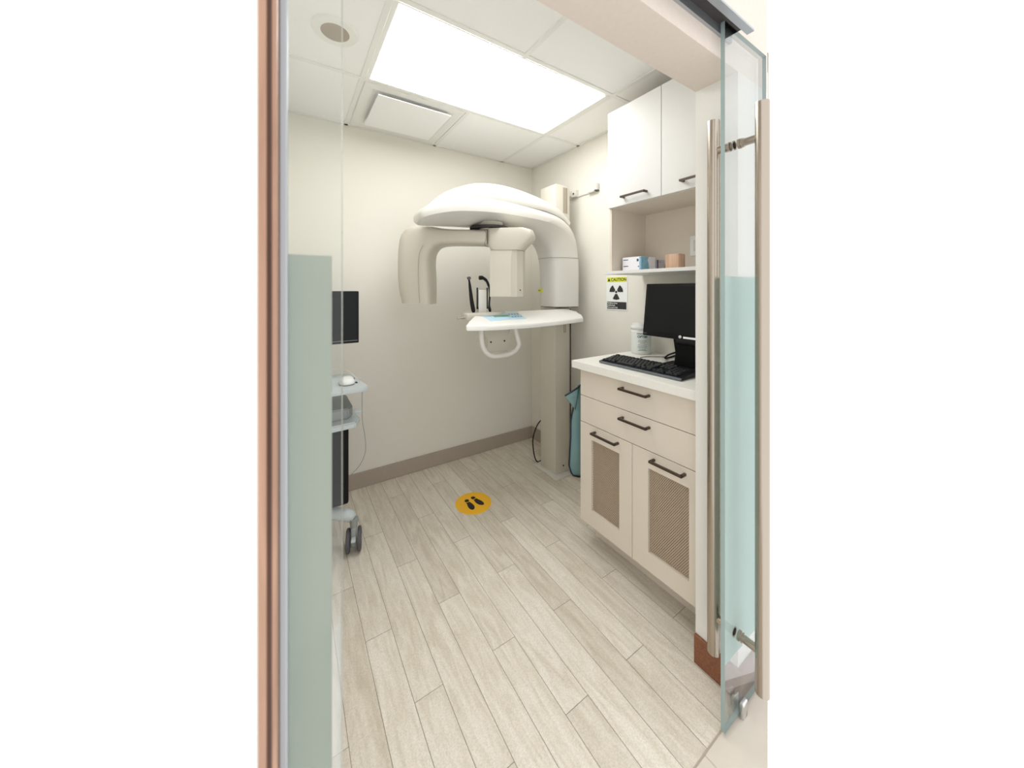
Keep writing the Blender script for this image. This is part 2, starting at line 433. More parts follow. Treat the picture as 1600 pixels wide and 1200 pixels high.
# ================================================================ CEILING FITTINGS
t = thing('ceiling_light', 'bright rectangular flat ceiling light panel set in the tile grid', 'ceiling light', (-0.93, -0.905, H))
bm = bmesh.new()
LX0, LX1, LY0, LY1 = -1.502, -0.362, -1.183, -0.628
for a in ((-1.523, LX0, -1.191, -0.615), (LX1, -0.334, -1.191, -0.615), (LX0, LX1, -1.191, LY0), (LX0, LX1, LY1, -0.615)):
    box(bm, a[0], a[1], a[2], a[3], H - 0.006, H - 0.0045)
obj('frame', bm, M_grid, t, smooth=False)
obj('diffuser', B(LX0, LX1, LY0, LY1, H - 0.007, H - 0.0045), M_led, t, smooth=False)

t = thing('air_diffuser', 'square plaque ceiling air vent beyond the light panel', 'air vent', (-1.23, -0.31, H))
bm = bmesh.new()
# coved ring, below the tile plane
cx0, cx1, cy0, cy1 = -1.505, -0.955, -0.575, -0.035
def rectring(z, i): return [Vector(p) for p in ((cx0 + i, cy0 + i, z), (cx1 - i, cy0 + i, z), (cx1 - i, cy1 - i, z), (cx0 + i, cy1 - i, z))]
for za, ia, zb, ib in ((H - .003, -.012, H - .005, .03), (H - .005, .03, H - .0052, .035), (H - .0052, .035, H - .001, .06)):
    A = [bm.verts.new(p) for p in rectring(za, ia)]; Bq = [bm.verts.new(p) for p in rectring(zb, ib)]
    for k in range(4): bm.faces.new((A[k], A[(k + 1) % 4], Bq[(k + 1) % 4], Bq[k]))
obj('frame', bm, M_grid, t, smooth=False)
obj('plaque', B(-1.445, -1.018, -0.545, -0.135, H - 0.032, H - 0.026, bev=0.002), M_ceil, t, smooth=False)
for x in (-1.36, -1.10):
    b = B(x - .012, x + .012, -0.50, -0.47, H - 0.027, H - 0.001); obj('hanger', b, M_base, t, smooth=False)
    b = B(x - .012, x + .012, -0.20, -0.17, H - 0.027, H - 0.001); obj('hanger', b, M_base, t, smooth=False)
t = thing('ceiling_speaker', 'round flush ceiling speaker with a ringed grille', 'speaker', (-1.69, -0.888, H))
bm = bmesh.new(); cyl(bm, (-1.69, -0.888, H - 0.010), (-1.69, -0.888, H), 0.086, 0.092, n=48); obj('trim_ring', bm, M_grid, t)
bm = bmesh.new(); cyl(bm, (-1.69, -0.888, H - 0.016), (-1.69, -0.888, H - 0.010), 0.046, 0.055, n=48); obj('grille', bm, M_base, t)

# ================================================================ BASE CABINET
XF = -0.557
YA, YM, YB = -1.186, -1.5135, -1.833
cab = thing('base_cabinet', 'beige base cabinet with two drawers above two mesh-fronted doors', 'cabinet', (-0.28, -1.51, 0))
bm = bmesh.new()
box(bm, -0.538, -0.002, YA - 0.018, YA, 0.13, 0.925)
box(bm, -0.538, -0.002, YB, YB + 0.018, 0.13, 0.925)
box(bm, -0.538, -0.002, YB, YA, 0.13, 0.148); box(bm, -0.538, -0.002, YB, YA, 0.905, 0.925)
box(bm, -0.020, -0.002, YB, YA, 0.13, 0.925); box(bm, -0.538, -0.002, YB, YA, 0.640, 0.656)
box(bm, -0.538, -0.1, YM - .009, YM + .009, 0.13, 0.65)
obj('body', bm, M_lamdark, cab, smooth=False)
obj('side_panel', B(-0.540, -0.002, YA, YA + 0.0012, 0.13, 0.925), M_lam, cab, smooth=False)
obj('toe_kick', B(-0.447, -0.02, YB, YA - 0.004, 0.0, 0.13), M_lam, cab, smooth=False)
def pull(parent, y0, y1, x, z, out, m=M_bronze):
    b = bmesh.new()
    box(b, x - out, x - out + 0.010, y0, y1, z - 0.005, z + 0.005, bev=0.0012)
    for y in (y0, y1):
        s = 0.010 if y == y0 else -0.010
        box(b, x - out + 0.002, x, min(y, y + s), max(y, y + s), z - 0.005, z + 0.005, bev=0.0012)
    return obj('handle', b, m, parent, smooth=False)
def front(name, y0, y1, z0, z1, x=XF, th=0.019, parent=cab, m=None):
    return obj(name, B(x, x + th, y0 + .0015, y1 - .0015, z0 + .0015, z1 - .0015, bev=0.0008), m or M_lam, parent, smooth=False)
for z0, z1, hz in ((0.787, 0.926, 0.888), (0.649, 0.787, 0.751)):
    d = front('drawer', YB - 0.0, YA, z0, z1); pull(d, -1.607, -1.459, XF, hz, 0.036)
for (y0, y1, my0, my1, h0, h1) in ((YM, YA, -1.441, -1.265, -1.441, -1.288), (YB - 0.0, YM, -1.775, -1.595, -1.765, -1.620)):
    z0, z1, mz0, mz1 = 0.131, 0.649, 0.212, 0.574
    b = bmesh.new()
    box(b, XF, XF + .019, y0 + .0015, my0, z0, z1 - .0015); box(b, XF, XF + .019, my1, y1 - .0015, z0, z1 - .0015)
    box(b, XF, XF + .019, my0, my1, z0, mz0); box(b, XF, XF + .019, my0, my1, mz1, z1 - .0015)
    d = obj('door', b, M_lam, cab, smooth=False)
    pull(d, h0, h1, XF, 0.6215, 0.036)
    # woven diagonal metal mesh
    b = bmesh.new(); pitch = 0.0122; hw = 0.0017; W_ = my1 - my0; Hh = mz1 - mz0; k = 1.55
    for fam in (1, -1):
        nlines = int((W_ * k + Hh) / pitch) + 2
        for i in range(nlines):
            c = -W_ * k + i * pitch if fam == 1 else i * pitch
            # line: z = fam*k*y + c
            ys = sorted([0, W_, (0 - c) / (fam * k), (Hh - c) / (fam * k)])[1:3]
            p, q = [(yy, fam * k * yy + c) for yy in ys]
            if min(p[1], q[1]) < -1e-6 or max(p[1], q[1]) > Hh + 1e-6 or abs(p[0] - q[0]) < 1e-5: continue
            dx, dz = q[0] - p[0], q[1] - p[1]; L = math.hypot(dx, dz); nx, nz = -dz / L * hw, dx / L * hw
            xx = XF + 0.011 + (0.0012 if fam == 1 else 0)
            v = [b.verts.new((xx + s2, my0 + a, mz0 + c2)) for s2 in (0, .0012) for a, c2 in ((p[0] + nx, p[1] + nz), (p[0] - nx, p[1] - nz), (q[0] - nx, q[1] - nz), (q[0] + nx, q[1] + nz))]
            b.faces.new(v[:4]); b.faces.new(v[4:][::-1])
            for a in range(4): b.faces.new((v[a], v[4 + a], v[4 + (a + 1) % 4], v[(a + 1) % 4]))
    obj('mesh_panel', b, M_mesh, d, smooth=False)
    obj('interior_shade_sheet', B(XF + .0165, XF + .0185, my0, my1, mz0, mz1), M_blackm, d, smooth=False)  # black sheet behind the mesh stands in for the unlit cabinet interior

tag(obj('worktop', B(-0.586, -0.001, -1.833, -1.150, 0.928, 0.966, bev=0.0015), M_top, smooth=False),
    'off-white laminate worktop lying on the beige base cabinet', 'worktop')

# ================================================================ WALL CABINET
UX = -0.33; UA, UM, UB = -1.173, -1.508, -1.833
uc = thing('wall_cabinet', 'white wall cabinet with two doors over an open shelf niche', 'cabinet', (-0.16, -1.5, 1.43))
bm = bmesh.new()
box(bm, UX + .019, -0.001, UB, UA, 1.802, 2.345)
obj('body', bm, M_lam, uc, smooth=False)
obj('side_panel', B(-0.313, -0.001, -1.188, UA, 1.447, 1.802), M_lam, uc, smooth=False)
obj('back_panel', B(-0.006, -0.001, UB, -1.188, 1.447, 1.802), M_lam, uc, smooth=False)
obj('shelf', B(-0.34, -0.001, UB, UA + 0.012, 1.430, 1.447, bev=0.001), M_lamw, uc, smooth=False)
for y0, y1, h0, h1 in ((UM, UA, -1.432, -1.283), (UB, UM, -1.765, -1.617)):
    d = front('door', y0, y1, 1.802, 2.345, x=UX, parent=uc, m=M_lamw); pull(d, h0, h1, UX, 1.843, 0.033)

# outlet on the niche back
t = thing('wall_switch', 'white switch plate on the back of the shelf niche', 'switch', (-0.006, -1.51, 1.53))
obj('plate', B(-0.012, -0.0065, -1.546, -1.472, 1.527, 1.637, bev=0.002), M_signw, t)
obj('rocker', B(-0.0145, -0.0115, -1.525, -1.493, 1.552, 1.612, bev=0.001), M_white, t)

# cartons on the shelf
ZS = 1.4475
t = thing('glove_box', 'white and blue glove carton at the left end of the shelf', 'box', (-0.175, -1.27, ZS))
obj('carton', B(-0.242, -0.113, -1.329, -1.205, ZS, 1.526, bev=0.001), M_paper, t, smooth=False)
bm = bmesh.new()
prism(bm, [(-0.242 + .001, 0.002), (-0.215, 0.002), (-0.175, 0.078), (-0.242 + .001, 0.078)], 0.0008, basis((0, -1.3292, ZS), (1, 0, 0), (0, 0, 1), (0, -1, 0)))
pts = [(-0.20 + 0.028 * math.cos(a), 0.002 + 0.066 * max(0, math.sin(a))) for a in [i * PI / 14 for i in range(15)]]
prism(bm, pts, 0.0012, basis((0, -1.3292, ZS), (1, 0, 0), (0, 0, 1), (0, -1, 0)))
obj('blue_print', bm, M_blue, t, smooth=False)
for q in ((-1.245, -1.212, .062, .066), (-1.245, -1.212, .026, .030), (-1.314, -1.302, .052, .066), (-1.316, -1.310, .02, .027)):
    obj('small_print', B(-0.2427, -0.2418, q[0], q[1], ZS + q[2], ZS + q[3]), M_navyp, t, smooth=False)
bm = B(-0.243, -0.2415, -1.3285, -1.319, ZS + .001, ZS + .077); obj('edge_stripe', bm, M_blue, t, smooth=False)
t = thing('small_carton', 'small grey carton with a dark edge between glove carton and wooden block', 'box', (-0.07, -1.29, ZS))
obj('carton', B(-0.104, -0.036, -1.335, -1.22, ZS, 1.513, bev=0.001), M_lilac, t, smooth=False)
bm = B(-0.1045, -0.095, -1.3358, -1.334, ZS + .001, 1.512); obj('edge_stripe', bm, M_navyp, t, smooth=False)
obj('small_print', B(-0.09, -0.068, -1.3356, -1.334, 1.499, 1.503), M_grey, t, smooth=False)
obj('small_print', B(-0.09, -0.05, -1.3356, -1.334, ZS + .004, ZS + .014), M_grey, t, smooth=False)
bm = B(-0.205, -0.145, -1.524, -1.447, ZS, 1.527, bev=0.006, seg=3)
tag(obj('wooden_block', bm, M_block), 'light brown wood-grained block standing on the shelf', 'block')

# caution sign
t = thing('caution_sign', 'white and yellow radiation caution sign on the right wall', 'sign', (0, -0.963, 1.205))
obj('board', B(-0.0035, 0, -1.051, -0.875, 1.205, 1.433, bev=0.0008), M_signw, t, smooth=False)
obj('yellow_band', B(-0.0045, -0.0032, -1.044, -0.882, 1.394, 1.427), M_signy, t, smooth=False)
obj('black_band', B(-0.0045, -0.0032, -1.044, -0.882, 1.212, 1.260), M_signk, t, smooth=False)
SB = lambda y, z, x=-0.0047: basis((x, y, z), (0, -1, 0), (0, 0, 1), (-1, 0, 0))
bm = text_bm('CAUTION', 0.0285, SB(-0.916, 1.4005), bold=0.0006); obj('caution_text', bm, M_ink, t, smooth=False)
bm = bmesh.new(); prism(bm, [(0, 0), (0.024, 0), (0.012, 0.021)], 0.0006, SB(-0.888, 1.400)); obj('warning_triangle', bm, M_ink, t, smooth=False)
bm = bmesh.new()
cyl(bm, (-0.0045, -0.961, 1.327), (-0.0053, -0.961, 1.327), 0.0085, n=20)
for a0 in (150, 30, 270):
    poly = [(0.015 * math.cos(math.radians(a0 - 30)), 0.015 * math.sin(math.radians(a0 - 30)))]
    for a in range(a0 - 30, a0 + 31, 6): poly.append((0.057 * math.cos(math.radians(a)) , 0.052 * math.sin(math.radians(a))))
    poly.append((0.015 * math.cos(math.radians(a0 + 30)), 0.015 * math.sin(math.radians(a0 + 30))))
    cxp = sum(p[0] for p in poly) / len(poly); cyp = sum(p[1] for p in poly) / len(poly)
    prism(bm, poly, 0.0006, SB(-0.961, 1.327))
obj('trefoil', bm, M_signk, t, smooth=False)
for i, s in enumerate(('Radiation Area', 'Authorized', 'Personnel Only')):
    obj('sign_text', text_bm(s, 0.0140, SB(-0.886, 1.2468 - 0.0145 * i), bold=0.0002), M_signw, t, smooth=False)

# ================================================================ DESK THINGS
ZT = 0.966
t = thing('wipes_tub', 'white round wipes tub with a printed label behind the monitor', 'tub', (-0.105, -1.228, ZT))
tx, ty = -0.105, -1.228
bm = bmesh.new(); prof = [(0.050, 0), (0.055, 0.006), (0.055, 0.145)]
def lathe(bm, prof, c, n=40):
    R = [[bm.verts.new((c[0] + r * math.cos(k * 2 * PI / n), c[1] + r * math.sin(k * 2 * PI / n), c[2] + z)) for k in range(n)] for r, z in prof]
    for i in range(len(R) - 1):
        for k in range(n): bm.faces.new((R[i][k], R[i][(k + 1) % n], R[i + 1][(k + 1) % n], R[i + 1][k]))
    bm.faces.new(R[0][::-1]); bm.faces.new(R[-1])
lathe(bm, prof, (tx, ty, ZT)); obj('tub', bm, M_tub, t)
bm = bmesh.new(); lathe(bm, [(0.053, .144), (0.058, .146), (0.058, .158), (0.054, .164), (0.048, .166), (0.048, .174), (0.044, .178)], (tx, ty, ZT)); obj('lid', bm, M_tub, t)
bm = bmesh.new(); lathe(bm, [(0.0555, .016), (0.0558, .017), (0.0558, .130), (0.0555, .131)], (tx, ty, ZT)); lab = obj('paper_label', bm, M_tublabel, t)
def wrap_text(s, size, z, ang, bold=0.0):
    b = text_bm(s, size, Matrix.Identity(4), bold=bold, align='CENTER')
    for v in b.verts:
        a = ang + v.co.x / 0.0562; r = 0.0561 + v.co.z
        v.co = Vector((tx + r * math.cos(a), ty + r * math.sin(a), ZT + z + v.co.y))
    return b
va = math.atan2(CY - ty, CX - tx)
obj('label_text', wrap_text('OPTIM', 0.019, 0.098, va + 0.15, 0.0008), M_green, lab, smooth=False)
for i, (z, w0) in enumerate(((0.119, 0.062), (0.082, .045), (.074, .05), (.066, .03), (.056, .048), (.047, .052), (.039, .05), (.03, .036), (.024, .05))):
    hgt = 0.0045 if i == 0 else 0.0022
    bm = bmesh.new(); seg = 10; a0 = va + 0.15 - w0 / 0.0562 / 2
    for k in range(seg):
        a1 = a0 + w0 / .0562 * k / seg; a2 = a0 + w0 / .0562 * (k + 1) / seg
        bm.faces.new([bm.verts.new((tx + .0563 * math.cos(a), ty + .0563 * math.sin(a), ZT + zz)) for a, zz in ((a1, z), (a2, z), (a2, z + hgt), (a1, z + hgt))])
    obj('printed_line', bm, M_green, lab, smooth=False)

# desktop monitor
mon = thing('computer_monitor', 'black desktop monitor on the worktop facing the room', 'monitor', (-0.27, -1.605, ZT))
tilt = math.radians(7)
def monm(m_y0, m_y1, z0, z1): pass
MB_ = Matrix.Translation((-0.315, -1.607, 1.108)) @ Matrix.Rotation(tilt, 4, 'Y')
def mbox(a, **k):
    b = bmesh.new(); box(b, *a, **k); b.transform(MB_); return b
hw = 0.216; hh = 0.268
obj('housing', mbox((0, 0.03, -hw, hw, 0, hh), bev=0.005), M_black, mon)
bm = mbox((-0.003, 0.001, -hw + .015, hw - .016, 0.024, hh - .015)); obj('screen', bm, M_screen, mon, smooth=False)
bm = mbox((-0.0032, 0.0, -0.155, -0.004, 0.007, 0.016)); obj('silver_strip', bm, M_signw, mon, smooth=False)
bm = bmesh.new(); cyl(bm, (0.001, 0.012, 0.013), (-0.003, 0.012, 0.013), 0.0065, n=20); bm.transform(MB_); obj('round_badge', bm, M_signw, mon)
b = text_bm('hp', 0.009, MB_ @ basis((-0.0032, 0.0165, 0.0105), (0, -1, 0), (0, 0, 1), (-1, 0, 0)), depth=0.0003); obj('badge_text', b, M_blackm, mon, smooth=False)
b = text_bm('L2245w', 0.006, MB_ @ basis((-0.0014, hw - .006, 0.010), (0, -1, 0), (0, 0, 1), (-1, 0, 0)), depth=0.0003); obj('model_text', b, M_grey, mon, smooth=False)
obj('base_bezel_tab', mbox((0.0, 0.028, -0.19, 0.035, -0.020, 0.004), bev=0.006), M_black, mon)
bm = bmesh.new()
loft(bm, [[Vector((x0, -1.615 + s * wy, z)) for x0, s in ((-.30 + dx, 1), (-.30 + dx, -1), (-.245 + dx, -1), (-.245 + dx, 1))] for z, wy, dx in ((ZT + .012, .065, 0.01), (1.04, .055, 0.005), (1.09, .060, 0.0), (1.16, .07, 0.0))])
obj('stand_neck', bm, M_blackm, mon)
bm = bmesh.new(); prism(bm, [(-.345, -1.72), (-.345, -1.53), (-.32, -1.49), (-.20, -1.485), (-.17, -1.52), (-.17, -1.72)], 0.012, Matrix.Translation((0, 0, ZT + .0006)), bev=0.003)
obj('stand_base', bm, M_blackm, mon)
bm = bmesh.new(); cyl(bm, (-0.285, -1.615, 1.13), (-.24, -1.615, 1.13), .03); obj('hinge', bm, M_blackm, mon)

# keyboard
kb = thing('keyboard', 'black computer keyboard lying along the front of the worktop', 'keyboard', (-0.432, -1.495, ZT + .0005), math.radians(-90 - 0))
# local x runs along -Y (to the right seen by a user at the front), local y runs into +X
kb.rotation_euler = (0, 0, math.radians(-90 + 1.0))
KW, KD = 0.436, 0.150
bm = bmesh.new()
prism(bm, [(-KD / 2, 0.003), (KD / 2, 0.003), (KD / 2, 0.026), (KD / 2 - .012, .027), (-KD / 2, 0.013)], KW, basis((-KW / 2, 0, 0), (0, 1, 0), (0, 0, 1), (1, 0, 0)), bev=0.0015)
obj('body', bm, M_black, kb, local=True)
obj('front_edge', B(-KW / 2 + .001, KW / 2 - .001, -KD / 2 - .006, -KD / 2 + .002, 0.002, 0.012, bev=0.001), M_keysilver, kb, local=True)
slope = math.atan2(0.014, KD - .012)
keym = None; nkeys = 0
def key(x, row, wd=1.0):
    global keym, nkeys
    u = 0.0185
    y = -KD / 2 + 0.016 + row * 0.0190 + (0.006 if row == 5 else 0)
    z = 0.0135 + (y + KD / 2) * math.tan(slope)
    if keym is None:
        b = bmesh.new(); loft(b, [[Vector((sx * a, sy * a, zz)) for sx, sy in ((-1, -1), (1, -1), (1, 1), (-1, 1))] for a, zz in ((.0086, 0), (.0082, .004), (.0066, .0082), (.006, .0085))])
        k = obj('key', b, M_key, kb, local=True, smooth=False); keym = k.data
    else:
        k = bpy.data.objects.new('key', keym); k.parent = kb; COL.objects.link(k)
    k.location = (-KW / 2 + 0.012 + x * u + wd * u / 2, y, z); k.rotation_euler = (slope, 0, 0); k.scale = (wd, 1, 1)
    nkeys += 1
def run(x, row, ws):
    for wd in ws: key(x, row, wd); x += wd
run(0, 5, [1]); run(2, 5, [1] * 4); run(6.5, 5, [1] * 4); run(11, 5, [1] * 4)
run(0, 4, [1] * 13 + [2]); run(0, 3, [1.5] + [1] * 12 + [1.5]); run(0, 2, [1.8] + [1] * 11 + [2.2]); run(0, 1, [2.3] + [1] * 10 + [2.7])
run(0, 0, [1.5, 1.3, 1.3, 6.4, 1.5, 1.4, 1.6])
for r in (5, 4, 3): run(15.3, r, [1, 1, 1])
run(16.3, 1, [1]); run(15.3, 0, [1, 1, 1])
for r in (4, 3, 2, 1): run(18.6, r, [1, 1, 1])
run(18.6, 0, [2, 1])
# monitor cables
bm = bmesh.new(); tube(bm, smooth_pts([(-.27, -1.63, 1.075), (-.25, -1.54, 1.035), (-.21, -1.47, 1.005), (-.16, -1.42, ZT + .008), (-.03, -1.40, ZT + .006)]), 0.0045)
obj('cable', bm, M_blackm, mon)
bm = bmesh.new(); tube(bm, smooth_pts([(-.354, -1.44, ZT + .0045), (-.29, -1.395, ZT + .0045), (-.25, -1.33, ZT + .0045), (-.18, -1.33, ZT + .0045), (-.12, -1.38, ZT + .0045), (-.05, -1.44, ZT + .006), (-.02, -1.47, ZT + .10)]), 0.0018)
bm.transform((Matrix.Translation(kb.location) @ kb.rotation_euler.to_matrix().to_4x4()).inverted()); obj('cord', bm, M_blackm, kb, local=True)

# lead apron hanging beside the base cabinet
ap = thing('lead_apron', 'teal lead apron with navy edging hanging beside the base cabinet', 'apron', (-0.4, -1.12, 0.2))
def apx(z):  # left outline
    tb = [(0.300, -0.500), (0.315, -0.535), (0.332, -0.550), (0.378, -0.567), (0.483, -0.568), (0.619, -0.554), (0.719, -0.531), (0.815, -0.508)]
    if z <= tb[0][0]: return tb[0][1]
    for (a, b), (c, d) in zip(tb, tb[1:]):
        if z <= c: return b + (d - b) * (z - a) / (c - a)
    return tb[-1][1]
def apy(u, z): return -1.130 + 0.014 * math.sin(u * 14 + z * 3) + 0.005 * math.sin(z * 22 + u * 5)
bm = bmesh.new(); cols = 18; rowsn = 30; G = []
for i in range(rowsn + 1):
    z = 0.300 + (0.815 - 0.300) * i / rowsn
    G.append([bm.verts.new((apx(z) + j / cols * 0.34, apy(j / cols, z), z + (0.05 * j / cols if i == rowsn else 0))) for j in range(cols + 1)])
for i in range(rowsn):
    for j in range(cols): bm.faces.new((G[i][j], G[i][j + 1], G[i + 1][j + 1], G[i + 1][j]))
r = bmesh.ops.extrude_face_region(bm, geom=bm.faces[:]); bmesh.ops.translate(bm, verts=[v for v in r['geom'] if isinstance(v, bmesh.types.BMVert)], vec=(0, 0.006, 0))
bmesh.ops.recalc_face_normals(bm, faces=bm.faces[:])
obj('cloth', bm, M_teal, ap)
bm = bmesh.new()
pts = [(apx(z) - .001, apy(0, z) + .002, z) for z in [0.812 - i * 0.016 for i in range(33)]] + [(-0.47, -1.125, 0.297), (-0.40, -1.13, 0.296), (-0.30, -1.12, 0.296), (-0.17, -1.13, 0.297)]
tube(bm, pts, 0.0045, n=8); obj('edge_piping', bm, M_navy, ap)
# turned-back top corner
bm = bmesh.new()
order = [(-0.624, -1.142, 0.781), (-0.600, -1.150, 0.745), (-0.572, -1.150, 0.712), (-0.548, -1.142, 0.688), (-0.534, -1.135, 0.72), (-0.520, -1.134, 0.77), (-0.506, -1.134, 0.817), (-0.545, -1.146, 0.808), (-0.585, -1.148, 0.796)]
cc = Vector((-0.555, -1.156, 0.76))
for off in (0, 0.004):
    c0 = bm.verts.new((cc.x, cc.y + off, cc.z)); v1 = [bm.verts.new((p[0], p[1] + off, p[2])) for p in order]
    for k in range(len(v1)): bm.faces.new((c0, v1[k], v1[(k + 1) % len(v1)]))
    if off == 0: va_ = v1
for k in range(len(v1)): bm.faces.new((va_[k], va_[(k + 1) % len(v1)], v1[(k + 1) % len(v1)], v1[k]))
bmesh.ops.recalc_face_normals(bm, faces=bm.faces[:])
flp = obj('flap', bm, M_teal, ap, smooth=True, angle=80)
bm = bmesh.new(); tube(bm, [(-0.626, -1.143, 0.780), (-0.585, -1.149, 0.796), (-0.545, -1.147, 0.808), (-0.504, -1.136, 0.819)], 0.0042, n=8); obj('edge_piping', bm, M_navy, flp)
bm = bmesh.new(); tube(bm, [(-.4, -1.184, .86), (-.4, -1.15, .86), (-.4, -1.12, .85), (-.4, -1.115, .87)], 0.005, n=8); obj('hook', bm, M_chrome, ap)

# ================================================================ X-RAY MACHINE
xr = thing('x_ray_machine', 'cream panoramic dental x-ray machine on a square floor column', 'x-ray machine', (-0.187, -0.54, 0))
obj('base_plate', B(-0.285, -0.05, -0.672, -0.41, 0, 0.014, bev=0.003), M_white, xr)
col = obj('column', B(-0.254, -0.120, -0.630, -0.455, 0.014, 2.102, bev=0.003), M_white2, xr)
obj('column_slot', B(-0.185, -0.152, -0.6315, -0.628, 1.9, 2.085), M_base, col, smooth=False)
bm = bmesh.new(); box(bm, -0.152, -0.146, -0.6325, -0.629, 1.9, 2.085); obj('column_strip', bm, M_seamw, col, smooth=False)
bm = bmesh.new(); box(bm, -0.178, -0.172, -0.6322, -0.629, 1.03, 1.10); box(bm, -0.178, -0.160, -0.6322, -0.629, 1.03, 1.036); box(bm, -.163, -.158, -.6322, -.629, 1.03, 1.1); obj('column_latch', bm, M_base, col, smooth=False)
bm = bmesh.new(); cyl(bm, (-0.182, -0.630, 0.065), (-0.182, -0.634, 0.065), 0.005, n=14); obj('screw', bm, M_darkgap, col)

# overhead hood that bends down into the column carriage
inner = [(-1.262, 1.712), (-1.240, 1.702), (-1.17, 1.708), (-1.07, 1.718), (-0.93, 1.728), (-0.78, 1.735), (-0.63, 1.732), (-0.50, 1.718), (-0.42, 1.690), (-0.355, 1.63), (-0.322, 1.54), (-0.311, 1.44), (-0.309, 1.33), (-0.309, 1.222)]
outer = [(-1.268, 1.728), (-1.255, 1.775), (-1.18, 1.832), (-1.07, 1.876), (-0.93, 1.897), (-0.78, 1.900), (-0.60, 1.893), (-0.42, 1.880), (-0.27, 1.855), (-0.165, 1.79), (-0.115, 1.69), (-0.100, 1.57), (-0.100, 1.40), (-0.100, 1.222)]
halfw = [0.03, 0.085, 0.135, 0.165, 0.178, 0.178, 0.170, 0.160, 0.152, 0.147, 0.143, 0.141, 0.140, 0.138]
yc = [-0.640, -0.635, -0.625, -0.615, -0.605, -0.60, -0.595, -0.59, -0.587, -0.586, -0.586, -0.586, -0.586, -0.586]
ql = [0.5, 0.42, 0.38, 0.36, 0.36, 0.37, 0.40, 0.46, 0.54, 0.64, 0.74, 0.82, 0.86, 0.86]
pe = [2.0, 2.0, 2.1, 2.2, 2.3, 2.4, 2.6, 3.0, 3.4, 4.0, 4.6, 5.0, 5.0, 5.0]
def resamp(a, n=4):
    P = smooth_pts([tuple(x) + (0,) * (3 - len(x)) if isinstance(x, tuple) else (x, 0, 0) for x in a], n); return P
I_, O_, Wd, Yc = resamp(inner), resamp(outer), resamp(halfw), resamp(yc)
Ql, Pe = resamp(ql), resamp(pe)
rings = []
NN = 40
for a, b, wv, yv, qv, pv in zip(I_, O_, Wd, Yc, Ql, Pe):
    r = []
    for k in range(NN):
        th = 2 * PI * k / NN
        c, s = math.cos(th), math.sin(th)
        if s > 1e-6: yy = yv.x - wv.x * spow(c, 0.62); q = qv.x + (1 - qv.x) * spow(s, 0.75)
        else: yy = yv.x - wv.x * spow(c, 0.85); q = qv.x * abs(spow(c, 0.85)) ** pv.x
        r.append(Vector((a.x + (b.x - a.x) * q, yy, a.y + (b.y - a.y) * q)))
    rings.append(r)
bm = bmesh.new(); loft(bm, rings)
hood = obj('overhead_housing', bm, M_white, xr, angle=32)
# thin seam around the carriage
def ring_at(i, grow=0.0012):
    c = sum(rings[i], Vector()) / NN
    return [p + (p - c).normalized() * grow for p in rings[i]]
# dome cover on top
dl = [(-1.175, 1.815), (-1.11, 1.845), (-1.03, 1.86), (-0.90, 1.87), (-0.75, 1.87), (-0.58, 1.865), (-0.42, 1.86), (-0.28, 1.83), (-0.20, 1.79)]
dt = [(-1.180, 1.835), (-1.115, 1.895), (-1.03, 1.945), (-0.90, 1.993), (-0.75, 2.012), (-0.58, 2.002), (-0.42, 1.972), (-0.27, 1.925), (-0.165, 1.845)]
dw = [0.02, 0.085, 0.120, 0.14, 0.145, 0.145, 0.143, 0.14, 0.135]
dy = [-0.60, -0.60, -0.595, -0.59, -0.585, -0.58, -0.578, -0.576, -0.576]
Il, Ol, Wl, Yl = resamp(dl), resamp(dt), resamp(dw), resamp(dy); rg = []
for a, b, wv, yv in zip(Il, Ol, Wl, Yl):
    r = []
    for k in range(NN):
        th = 2 * PI * k / NN; c, s = math.cos(th), math.sin(th)
        q = 0.1 + 0.9 * spow(s, 0.8) if s > 0 else 0.1 - 0.1 * abs(s)
        r.append(Vector((a.x + (b.x - a.x) * q, yv.x - wv.x * spow(c, 0.7), a.y + (b.y - a.y) * q)))
    rg.append(r)
bm = bmesh.new(); loft(bm, rg); obj('dome_cover', bm, M_white, xr, angle=50)
# parting line across the carriage
def zcross(k, z):
    for i in range(len(rings) - 1, 0, -1):
        a, b = rings[i][k], rings[i - 1][k]
        if a.z <= z <= b.z: return a.lerp(b, (z - a.z) / (b.z - a.z))
    return rings[-1][k]
bm = bmesh.new()
def car_ring(z, g):
    out = []
    for k in range(NN):
        th = 2 * PI * k / NN; c, s = math.cos(th), math.sin(th)
        if s > 1e-6: yy = spow(c, 0.62); q = 0.86 + 0.14 * spow(s, 0.75)
        else: yy = spow(c, 0.85); q = 0.86 * abs(yy) ** 5
        out.append(Vector((-0.309 + 0.209 * q + (g if s > 0 else -g) * abs(s), -0.586 - (0.138 + g) * yy, z)))
    return out
# bottom dark rim + mid seam
lo = [[*car_ring(1.2215, -0.004)], [*car_ring(1.2175, -0.004)]]
loft(bm, lo); obj('bottom_rim', bm, M_darkgap, hood)
bm = bmesh.new(); tube(bm, [Vector((p.x - (0.0008 if p.x < -0.2 else 0), p.y - 0.0008, p.z)) for p in [zcross(k, 1.566) for k in list(range(NN // 2 + 2, NN)) + [0, 1, 2]]], 0.0012, n=6)
obj('seam', bm, M_seamw, hood)
obj('warning_label', B(-0.3115, -0.3085, -0.555, -0.500, 1.325, 1.348), M_signy, hood, smooth=False)
obj('label_text', text_bm('MAX.', 0.013, basis((-0.3120, -0.502, 1.332), (0, -1, 0), (0, 0, 1), (-1, 0, 0)), depth=0.0004), M_ink, hood, smooth=False)
